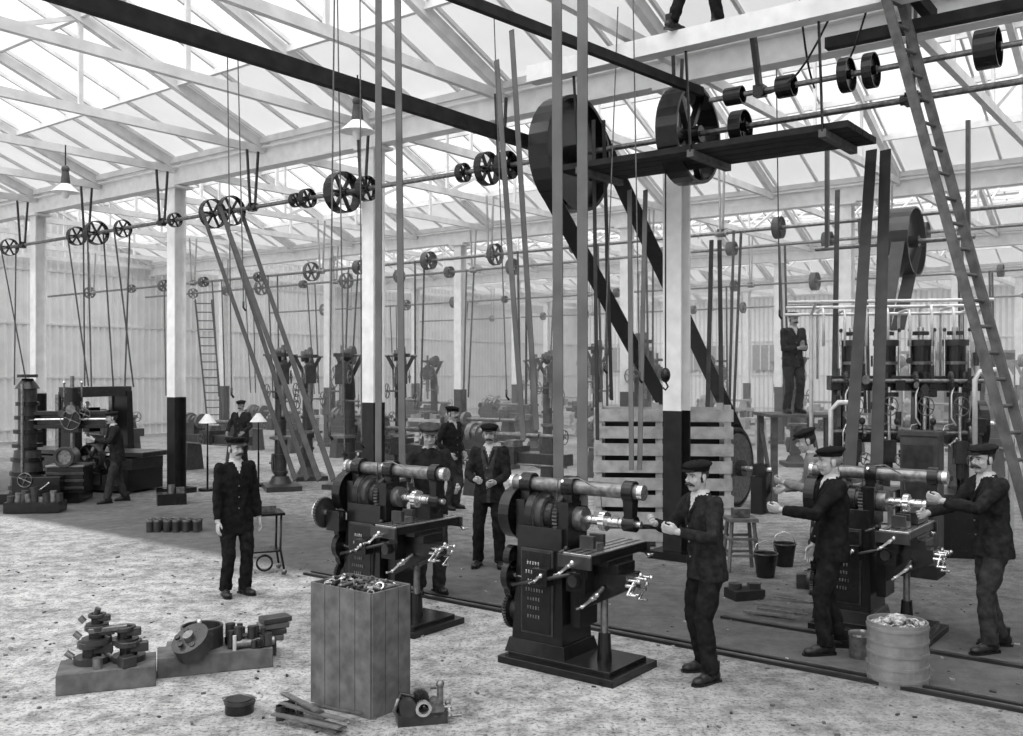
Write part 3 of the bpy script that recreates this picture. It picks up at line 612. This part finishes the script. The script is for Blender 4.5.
t.cyl((.61,.2,.3),(.6,.18,.335),.045,'steeld')
t.box((1.0,.6,.2),(.3,.1,.06),'iron2',.3); t.cyl((.95,.4,.2),(1.25,.52,.2),.035,'steeld')
for i in range(4): t.box((1.15+.02*i,.72,.18+.05*i),(.26,.16,.045),'iron2' if i%2 else 'wood',.3+.1*i)
for i in range(34):
    p=V3((.8+U(0,.42),.4+U(0,.35),.17)); 
    if i%2: t.cyl(p,p+V3((0,0,U(.05,.18))),U(.02,.05),'iron2' if i%4 else 'steeld',n=12)
    else: t.box(p+V3((0,0,.03)),(U(.05,.12),U(.04,.07),.06),'iron',U(0,3))
t.cyl((.95,.35,.16),(.95,.35,.28),.016,'shirt')
t.obj('castings_on_timbers',gp(100,690)+V3((0,.15,0)),0,bevel=.006,sc=(.93,.93,1))
t=MB(); t.rim((0,0,.235),(0,0,1),.225,.47,.012,'drum',36)
for z in(.05,.14,.24,.33,.43): t.rim((0,0,z),(0,0,1),.232,.022,.015,'drum',36)
t.cyl((0,0,.02),(0,0,.4),.21,'chips',n=30)
for i in range(60):
    a=U(0,6.28);r=U(0,.18);p=V3((r*math.cos(a),r*math.sin(a),.4+.07*(1-r/.2)+U(0,.03)))
    if i%3: t.rim(p,(U(-1,1),U(-1,1),1),U(.02,.05),.012,.008,'woodl' if i%2 else 'steeld',10)
    else: t.ell(p,(.05,.04,.03),'chips',8,6)
t.obj('swarf_drum',(3.0,7.5,0)); 
t=MB(); t.cyl((0,0,0),(0,0,.2),.09,'steeld',r2=.1,n=20); t.rim((0,0,.2),(0,0,1),.105,.02,.01,'steel',20); t.obj('oil_can',(2.94,8.12,0))
t=MB()
for i in range(12):
    p=V3((-.4+.14*(i%6)+U(-.02,.02),.16*(i//6),0)); t.cyl(p,p+V3((0,0,.17)),.055,'iron2',n=14); t.rim(p+V3((0,0,.17)),(0,0,1),.06,.03,.015,'steeld',14)
t.obj('row_of_bushes',gp(176,532))
t=MB(); t.box((0,0,.1),(.5,.35,.2),'iron'); t.cyl((.0,0,.2),(0,0,.35),.06,'steeld'); t.box((.15,0,.25),(.14,.1,.1),'steeld'); t.obj('gear_box_casting',gp(172,504),.4)
t=MB(); t.box((0,0,.1),(.9,.4,.18),'iron')
for i in range(9): t.cyl((-.4+.1*i,0,.1),(-.4+.1*i+U(-.05,.05),0,.1+U(.15,.35)),.06,'steeld' if i%2 else 'iron2')
t.obj('castings_pile',gp(50,508)+V3((0,-.5,0)),.1)
t=MB(); t.box((0,0,.72),(.42,.42,.03),'iron'); 
for sx in(-1,1):
    for sy in(-1,1): t.tube([(sx*.17,sy*.17,.71),(sx*.16,sy*.16,.3),(sx*.2,sy*.2,.05)],.014,'iron',n=8); t.ell((sx*.2,sy*.2,.04),.035,'steeld',8,6)
t.box((0,0,.28),(.34,.34,.02),'iron'); t.box((.03,0,.77),(.2,.1,.07),'steeld'); t.cyl((-.1,.05,.73),(-.1,.05,.85),.04,'iron'); t.rim((-.0,0,.12),(.2,1,.1),.1,.04,.02,'iron')
t.obj('tool_trolley',gp(265,573),.4)
def bucket(p):
    t=MB(); t.cyl((0,0,0),(0,0,.02),.1,'iron2',n=20)
    t.tube([(0,0,0),(0,0,.28)],[.1,.14],'iron',n=20,cap=False); t.rim((0,0,.28),(0,0,1),.145,.015,.01,'steeld',20); t.tube([(-.14,0,.27),(-.1,.03,.38),(0,.04,.42),(.1,.03,.38),(.14,0,.27)],.005,'steel',n=6); t.cyl((0,0,.2),(0,0,.22),.12,'iron',n=20); t.obj('bucket',p)
bucket(gp(766,577)); bucket(gp(785,566))
t=MB(); t.box((0,0,.62),(.36,.34,.04),'wood')
for sx in(-1,1):
    for sy in(-1,1): t.beam((sx*.13,sy*.12,.61),(sx*.18,sy*.17,0),.035,.035,'wood')
for z in(.2,.4): t.beam((-.17,-.16,z),(.17,-.16,z),.025,.03,'wood'); t.beam((-.17,.16,z),(.17,.16,z),.025,.03,'wood');t.beam((-.17,-.16,z),(-.17,.16,z),.025,.03,'wood')
t.box((0,0,.7),(.2,.15,.1),'steeld'); t.obj('workshop_stool',gp(741,570))
t=MB()
for i in range(7): p=V3((U(-.2,.3),U(-.2,.3),.015+.02*i)); d=V3((.8,-.5+U(-.2,.2),0))*.35; t.beam(p-d,p+d,.03,.02,'steeld' if i%2 else 'wood')
t.obj('steel_bar_stack',gp(786,618),0,sc=(.75,.75,1))
t=MB(); t.box((0,0,.05),(.35,.25,.1),'woodd',.3); t.cyl((-.1,0,.1),(-.1,0,.16),.07,'iron2'); t.box((.1,0,.13),(.12,.1,.06),'iron2'); t.obj('cast_blocks',gp(745,598))
t=MB()
for i in range(6): p=V3((U(-.2,.2),U(-.15,.15),0)); t.box(p+V3((0,0,.08)),(U(.1,.2),U(.1,.2),.16),'iron2' if i%2 else 'wood',U(0,3)); 
t.obj('castings_pile',gp(808,586))
t=MB()
for i in range(700):
    p=V3((U(-6.5,5),U(6.3,13),0)); s_=U(.006,.022)
    if (p-V3((.5,7.96,0))).length<.6: continue
    t.box(p+V3((0,0,s_*.3)),(s_*U(1,2.5),s_,s_*.6),random.choice(['iron2','wood','chips','wood']),U(0,3))
t.obj('floor_debris')
t=MB()
p=pt(666,375,11.5); t.ell(p,(.06,.06,.09),'iron'); t.cyl(p,(p.x,p.y,4.8),.01,'iron',n=6); t.tube([p-V3((0,0,.08)),p-V3((-.03,0,.14)),p-V3((0,0,.18)),p-V3((.03,0,.15))],.012,'iron',n=6); t.obj('chain_hoist')
# ------------------------------------------------------------ PEOPLE
foldtex=bpy.data.textures.new('cloth_folds','CLOUDS'); foldtex.noise_scale=.1; foldtex.noise_depth=2
def remeshed(mb,name,vox,sm=3,disp=0):
    me=mb.mesh(name+'_src'); o=bpy.data.objects.new('tmp',me); scene.collection.objects.link(o)
    r=o.modifiers.new('r','REMESH'); r.mode='VOXEL'; r.voxel_size=vox; r.use_smooth_shade=True
    s=o.modifiers.new('s','SMOOTH'); s.iterations=sm; s.factor=.5
    if disp:
        d=o.modifiers.new('d','DISPLACE'); d.texture=foldtex; d.strength=disp; d.mid_level=.5; d.texture_coords='LOCAL'
    dg=bpy.context.evaluated_depsgraph_get(); dg.update()
    out=bpy.data.meshes.new_from_object(o.evaluated_get(dg)); out.name=name
    bpy.data.objects.remove(o); bpy.data.meshes.remove(me)
    out.materials.clear()
    for p in out.polygons: p.use_smooth=True
    return out
h=MB()
h.ell((0,-.012,.03),(.074,.094,.086),'skin',24,16); h.ell((0,.022,-.03),(.058,.066,.085),'skin',20,14)
h.ell((0,.052,-.092),(.03,.03,.024),'skin'); h.tube([(0,.08,.018),(0,.1,-.012),(0,.112,-.03)],[.009,.011,.014],'skin'); h.ell((0,.1,-.034),(.019,.014,.011),'skin')
h.tube([(-.045,.066,.026),(-.02,.08,.028),(0,.082,.024),(.02,.08,.028),(.045,.066,.026)],.012,'skin')
for s_ in(-1,1): h.ell((s_*.036,.056,-.032),(.022,.022,.022),'skin'); h.ell((s_*.075,-.008,-.012),(.009,.02,.032),'skin')
h.tube([(-.02,.083,-.064),(0,.09,-.062),(.02,.083,-.064)],.008,'skin'); h.tube([(-.016,.082,-.076),(0,.087,-.077),(.016,.082,-.076)],.007,'skin')
h.tube([(0,-.02,-.05),(0,-.03,-.13),(0,-.04,-.24)],[.052,.05,.06],'skin',n=18)
headbase=remeshed(h,'head_base',.0055,2)
def head_mesh(hk):
    me=headbase.copy(); me.materials.append(M['skin']); me.materials.append(M[hk])
    for p in me.polygons:
        c=p.center
        if abs(c.x)<.079 or c.z>.03:
            if c.z>.065 or (c.y<.02-.2*max(0,-c.z) and c.z>-.045 and not(abs(c.x)>.072 and -.05<c.z<.025 and c.y>-.035)) or (c.y<-.05 and c.z>-.085): p.material_index=1
    return me
HM={'hair':head_mesh('hair'),'hairg':head_mesh('hairg')}
def face_bits(must,hk):
    t=MB()
    for s_ in(-1,1):
        t.ell((s_*.03,.069,.002),(.013,.011,.007),'eye',10,8); t.ell((s_*.03,.078,.002),(.006,.004,.006),'pupil',8,6)
        t.tube([(s_*.014,.087,.018),(s_*.03,.084,.023),(s_*.047,.07,.018)],.005,hk,n=6)
    if must: t.tube([(-.046,.068,-.07),(-.026,.09,-.057),(0,.103,-.05),(.026,.09,-.057),(.046,.068,-.07)],[.005,.012,.012,.012,.005],hk,n=8)
    t.tube([(-.018,.09,-.07),(0,.094,-.07),(.018,.09,-.07)],.0025,'pupil',n=5)
    return t.mesh('face_details')
def hat_mesh(kind,k):
    t=MB()
    if kind=='cap':
        t.cyl((0,-.008,.045),(0,-.006,.085),.088,k,r2=.1,n=24); t.ell((0,-.002,.092),(.114,.125,.034),k,24,10,rot=Matrix.Rotation(-.12,3,'X')); t.ell((0,.092,.055),(.068,.05,.009),k,18,8,rot=Matrix.Rotation(-.35,3,'X')); t.ell((0,0,.126),.009,k,8,6)
    elif kind=='peak':
        t.cyl((0,-.008,.045),(0,-.008,.1),.09,k,r2=.098,n=24); t.cyl((0,-.008,.1),(0,-.008,.12),.112,k,r2=.106,n=24); t.ell((0,.098,.052),(.07,.052,.008),'leather',18,8,rot=Matrix.Rotation(-.4,3,'X')); t.rim((0,-.008,.055),(0,0,1),.094,.02,.006,'leather',24)
    return t.mesh('hat')
def hand_mesh(curl,side):
    t=MB(); s=side
    def P(x,y,z): return V3((x*s,y,z))
    t.ell(P(-.002,0,-.052),(.016,.041,.052),'skin',16,12); t.tube([P(0,0,.03),P(0,0,-.02)],[.028,.026],'skin',n=12)
    for y,l in((.029,.072),(.010,.082),(-.010,.076),(-.028,.058)):
        p=P(0,y,-.082); a=.25*curl; pts=[P(0,y*.8,-.05),p]; x,z=0,-.082
        for i,f in enumerate((.42,.32,.26)):
            x-=math.sin(a)*l*f; z-=math.cos(a)*l*f; pts.append(P(x,y*1.05,z)); a+=curl*.75
        t.tube(pts,[.0095,.0098,.009,.0082,.0065],'skin',n=8); t.ell(pts[-1],.0068,'skin',8,6)
    t.tube([P(-.004,.02,-.018),P(-.012,.046,-.045),P(-.022*max(1,curl),.056-.01*curl,-.072),P(-.034*max(.8,curl),.05-.016*curl,-.092)],[.015,.012,.0105,.008],'skin',n=8)
    me=remeshed(t,'hand',.0042,2); me.materials.append(M['skin']); return me
HANDS={(c_,s_):hand_mesh(c_,s_) for c_ in(.45,1.25) for s_ in(-1,1)}
t=MB(); t.ell((0,-.05,.05),(.038,.05,.05),'leather',14,10,zmin=.012); t.ell((0,.04,.045),(.042,.09,.048),'leather',14,10,zmin=.012); t.ell((0,.12,.035),(.046,.065,.034),'leather',14,10,zmin=.012); t.tube([(0,-.03,.05),(0,-.035,.17)],[.045,.05],'leather',n=14)
boot=remeshed(t,'boot',.009,2); boot.materials.append(M['leather'])
def sole():
    t=MB(); o=[(.036,-.09),(.036,0),(.047,.08),(.044,.15),(.02,.188),(-.02,.188),(-.044,.15),(-.047,.08),(-.036,0),(-.036,-.09),(-.015,-.105),(.015,-.105)]
    n=len(o); t.add([V3((x,y,0)) for x,y in o]+[V3((x,y,.02)) for x,y in o],[list(range(n)),list(range(n,2*n))]+[(i,(i+1)%n,n+(i+1)%n,n+i) for i in range(n)],'iron'); return t.mesh('sole')
SOLE=sole()
def ik(a,b_,l1,l2,pole):
    d=b_-a; L_=min(d.length,.998*(l1+l2)); d.normalize(); x=(l1*l1-l2*l2+L_*L_)/(2*L_); hh=math.sqrt(max(0,l1*l1-x*x))
    pl=pole-d*pole.dot(d); pl.normalize(); return a+d*x+pl*hh, a+d*L_
def segd(p,a,b_):
    ab=b_-a; t_=max(0,min(1,(p-a).dot(ab)/ab.length_squared)); return (p-a-ab*t_).length
def person(name,loc,th,h=1.72,lw=(-.25,.05,.84),rw=(.25,.05,.84),lf=(-.1,0),rf=(.1,0),lean=(0,0),drop=0,hy=0,hp=0,hat='cap',hatk='coat',must=True,hk='hair',jk='coat',tk='trou',hem=.78,shirt=True,grip=(.45,.45),fat=1.0,lfz=0,rfz=0,vest=None):
    e=bpy.data.objects.new(name,None); scene.collection.objects.link(e); e.empty_display_size=.1; sc=h/1.72
    e.location=loc; e.rotation_euler=(0,0,math.radians(th)); e.scale=(sc,sc,sc)
    lean=V3((lean[0],lean[1],0)); hipz=.9-drop
    def sp(z):
        f=max(0,min(1.3,(z-.92)/.5)); q=lean*(f**1.15); L2=lean.length
        return V3((q.x,q.y,z-drop-(1-math.cos(min(1.2,L2/.5)))*.5*f))
    t=MB()
    prof=[(hem,.185*fat,.14*fat),(hem+.04,.182*fat,.138*fat),(.98,.168*fat,.128*fat),(1.08,.162*fat,.122*fat),(1.2,.178*fat,.126*fat),(1.3,.188,.122),(1.37,.18,.108),(1.42,.14,.088),(1.455,.078,.068),(1.49,.06,.06)]
    n=24; vs=[]
    for z,rx,ry in prof:
        c=sp(z)
        for j in range(n):
            a=2*math.pi*j/n; ca,sa=math.cos(a),math.sin(a)
            vs.append(c+V3((rx*math.copysign(abs(ca)**.85,ca),ry*math.copysign(abs(sa)**.9,sa)+(.012 if z>1.15 and z<1.35 and sa>0 else 0),0)))
    fs=[(i*n+j,i*n+(j+1)%n,(i+1)*n+(j+1)%n,(i+1)*n+j) for i in range(len(prof)-1) for j in range(n)]+[list(range(n))[::-1],[(len(prof)-1)*n+j for j in range(n)]]
    t.add(vs,fs,'coat',True)
    arms=[]; legs=[]
    for s_,w in((-1,lw),(1,rw)):
        sh=sp(1.385)+V3((s_*.172,0,0)); el,wr=ik(sh,V3(w),.295,.255,V3((s_*.6,-.7,-.5)))
        arms.append((sh,el,wr,s_)); t.ell(sh,(.07,.075,.068),'coat')
        t.tube([sp(1.36)+V3((s_*.1,0,0)),sh,sh.lerp(el,.5),el,el.lerp(wr,.45),wr],[.08,.07,.062,.054,.052,.043],'coat',n=14)
    for s_,f,fz in((-1,lf,lfz),(1,rf,rfz)):
        hip=V3((s_*.088,0,hipz)); kn,an=ik(hip,V3((f[0],f[1],.09+fz)),.43,.40,V3((s_*.1,1,0)))
        legs.append((hip,kn,an,s_,f,fz))
        t.tube([hip+V3((0,0,.06)),hip.lerp(kn,.15),hip.lerp(kn,.6),kn,kn.lerp(an,.45),an-V3((0,0,.02))],[.095,.1,.088,.073,.07,.068],'coat',n=14)
    t.ell((0,0,hipz+.03),(.155*fat,.115*fat,.12),'coat',16,10)
    me=remeshed(t,name+'_body',.0135,2,.036)
    for k in(jk,tk,'shirt','skin',vest or jk): me.materials.append(M[k])
    hz=hem-drop
    for p in me.polygons:
        c=p.center; da=min(min(segd(c,a[0],a[1]),segd(c,a[1],a[2])) for a in arms); dl=min(min(segd(c,l[0],l[1]),segd(c,l[1],l[2])) for l in legs)
        i=0
        if c.z<hz+.008 and dl<da: i=1
        else:
            f=max(0,min(1.3,(c.z+drop-.92)/.5)); q=lean*(f**1.15); lx=c.x-q.x; ly=c.y-q.y; zz=c.z+drop+(1-math.cos(min(1.2,lean.length/.5)))*.5*f
            if ly>.03 and zz<1.46 and da>.05:
                if shirt and abs(lx)<(zz-1.33)*.38: i=2
                elif vest and abs(lx)<.02+max(0,zz-.95)*.16: i=4
            if abs(lx)<.085 and da>.09:
                if zz>1.472: i=3
                elif zz>1.455 and shirt and ly>.0: i=2
        p.material_index=i
    def ch(o,nm,l=(0,0,0),rot=None):
        ob=bpy.data.objects.new(nm,o); scene.collection.objects.link(ob); ob.parent=e; ob.location=l
        if rot is not None: ob.rotation_mode='QUATERNION'; ob.rotation_quaternion=rot
        return ob
    ch(me,'body')
    hq=Quaternion((0,0,1),math.radians(hy))@Quaternion((1,0,0),math.radians(hp)); hc=sp(1.595)+lean*.12+V3((0,.018,0))
    ch(HM[hk],'head',hc,hq); ch(face_bits(must,hk),'face',hc,hq)
    if hat: ch(hat_mesh(hat,hatk),'hat',hc,hq)
    for (sh,el,wr,s_),g in zip(arms,grip):
        d=(wr-el).normalized(); q=V3((0,0,-1)).rotation_difference(d); ch(HANDS[(.45 if g<.8 else 1.25,s_)],'left_hand' if s_<0 else 'right_hand',wr+d*.012,q)
    for hip,kn,an,s_,f,fz in legs:
        q=Quaternion((0,0,1),-s_*.2); ch(boot,'left_boot' if s_<0 else 'right_boot',(an.x,an.y,fz),q); ch(SOLE,'left_sole' if s_<0 else 'right_sole',(an.x,an.y,fz),q)
    bt=MB()
    ys=lambda z:(.138*fat if z<.9 else .125*fat)+.006
    for z in(1.2,1.08,.96):
        bt.ell(sp(z)+V3((.018,ys(z)+.01,0)),.008,'steeld',8,6)
    if shirt:
        for s_ in(-1,1): bt.tube([sp(1.45)+V3((s_*.062,.03,0)),sp(1.40)+V3((s_*.058,.088,0)),sp(1.33)+V3((s_*.03,.128,0)),sp(1.24)+V3((s_*.006,.142,0))],[.008,.013,.013,.006],jk,n=8)
    ch(bt.mesh('lapels_and_buttons'),'lapels_and_buttons')
    return e
person('foreman',(-2.98,10.4,0),-140,1.70,lw=(-.25,.06,.83),rw=(.24,.1,.84),lf=(-.1,.02),rf=(.11,.0),hy=10,hat='peak',jk='coat',hem=.68,fat=1.02)
person('machinist',gp(118,502),120,1.68,lw=(-.2,.42,1.2),rw=(.2,.4,1.15),lf=(-.13,.2),rf=(.12,-.15),lean=(0,.06),jk='coat2',tk='trou2',hat='cap',hatk='coat2')
person('machinist',(-6.3,22.5,0),170,1.74,lw=(-.2,.3,1.0),rw=(.2,.3,1.0),jk='coat2')
person('machinist',(-.9,10.5,0),200,1.84,lw=(-.2,.36,1.1),rw=(.22,.32,1.05),hy=-10,hp=-8,jk='coat2',tk='trou2',hatk='coat3',must=False,shirt=False)
person('machinist',(-1.05,16.9,0),-125,1.80,lw=(-.2,.1,.95),rw=(.2,.1,.95),jk='coat2',tk='trou2')
person('machinist',(-.27,11.9,0),175,1.76,lw=(-.1,.3,1.05),rw=(.14,.3,1.08),jk='coat2',tk='trou',grip=(1.2,1.2),lf=(-.13,.02),rf=(.14,0),vest='coat3')
person('machinist',(1.54,7.6,0),112,1.71,lw=(-.2,.38,1.2),rw=(.12,.4,1.22),lf=(-.14,.06),rf=(.14,-.06),lean=(0,.05),hy=10,jk='coat2',tk='trou',grip=(1.2,1.2),hat='cap')
person('machinist',(2.76,8.3,0),88,1.76,lw=(-.12,.44,1.2),rw=(.26,.08,.86),lf=(-.11,.1),rf=(.12,-.1),jk='coat',tk='trou',hk='hairg',grip=(1.2,.45))
person('machinist',(3.42,10.5,0),80,1.8,lw=(-.14,.42,1.15),rw=(.16,.4,1.05),lean=(0,.12),jk='coat4',tk='trou2',must=False,hatk='coat2',shirt=False,grip=(1.2,1.2),hp=-15)
person('machinist',(4.17,8.35,0),95,1.78,lw=(-.12,.5,1.26),rw=(.2,.46,1.12),lf=(-.1,.1),rf=(.1,-.12),lean=(0,.05),hy=15,jk='coat2',tk='trou2',hatk='coat2',grip=(1.2,1.2))
person('fitter',(4.84,16.6,1.69),195,1.74,lw=(-.05,.24,1.15),rw=(.06,.26,1.1),lf=(-.1,0),rf=(.12,0),jk='coat2',tk='trou2',hatk='coat2')
person('roof_fitter',B(-1.55,-1.05,6.18),-75,1.7,lf=(-.1,-.25),rf=(.12,.22),lw=(-.3,.3,1.3),rw=(.3,.3,1.3),jk='coat2',tk='trou')
# ------------------------------------------------------------ light & camera
w=bpy.data.worlds.new('overcast'); scene.world=w; w.use_nodes=True
nt=w.node_tree; bg=nt.nodes['Background']; bg.inputs['Color'].default_value=(1,1,1,1); bg.inputs['Strength'].default_value=1.15
sd=bpy.data.lights.new('sun','SUN'); sd.energy=6.5; sd.angle=1.7; so=bpy.data.objects.new('sun',sd); scene.collection.objects.link(so); so.rotation_euler=(math.radians(22),math.radians(-15),0)
cd=bpy.data.cameras.new('camera'); cam=bpy.data.objects.new('camera',cd); scene.collection.objects.link(cam)
cam.location=(0,0,H); cam.rotation_euler=(math.radians(90),0,0); cd.sensor_width=36; cd.lens=36*F/1023; cd.shift_y=4/1023; cd.clip_end=200
scene.camera=cam
scene.view_settings.view_transform='Standard'
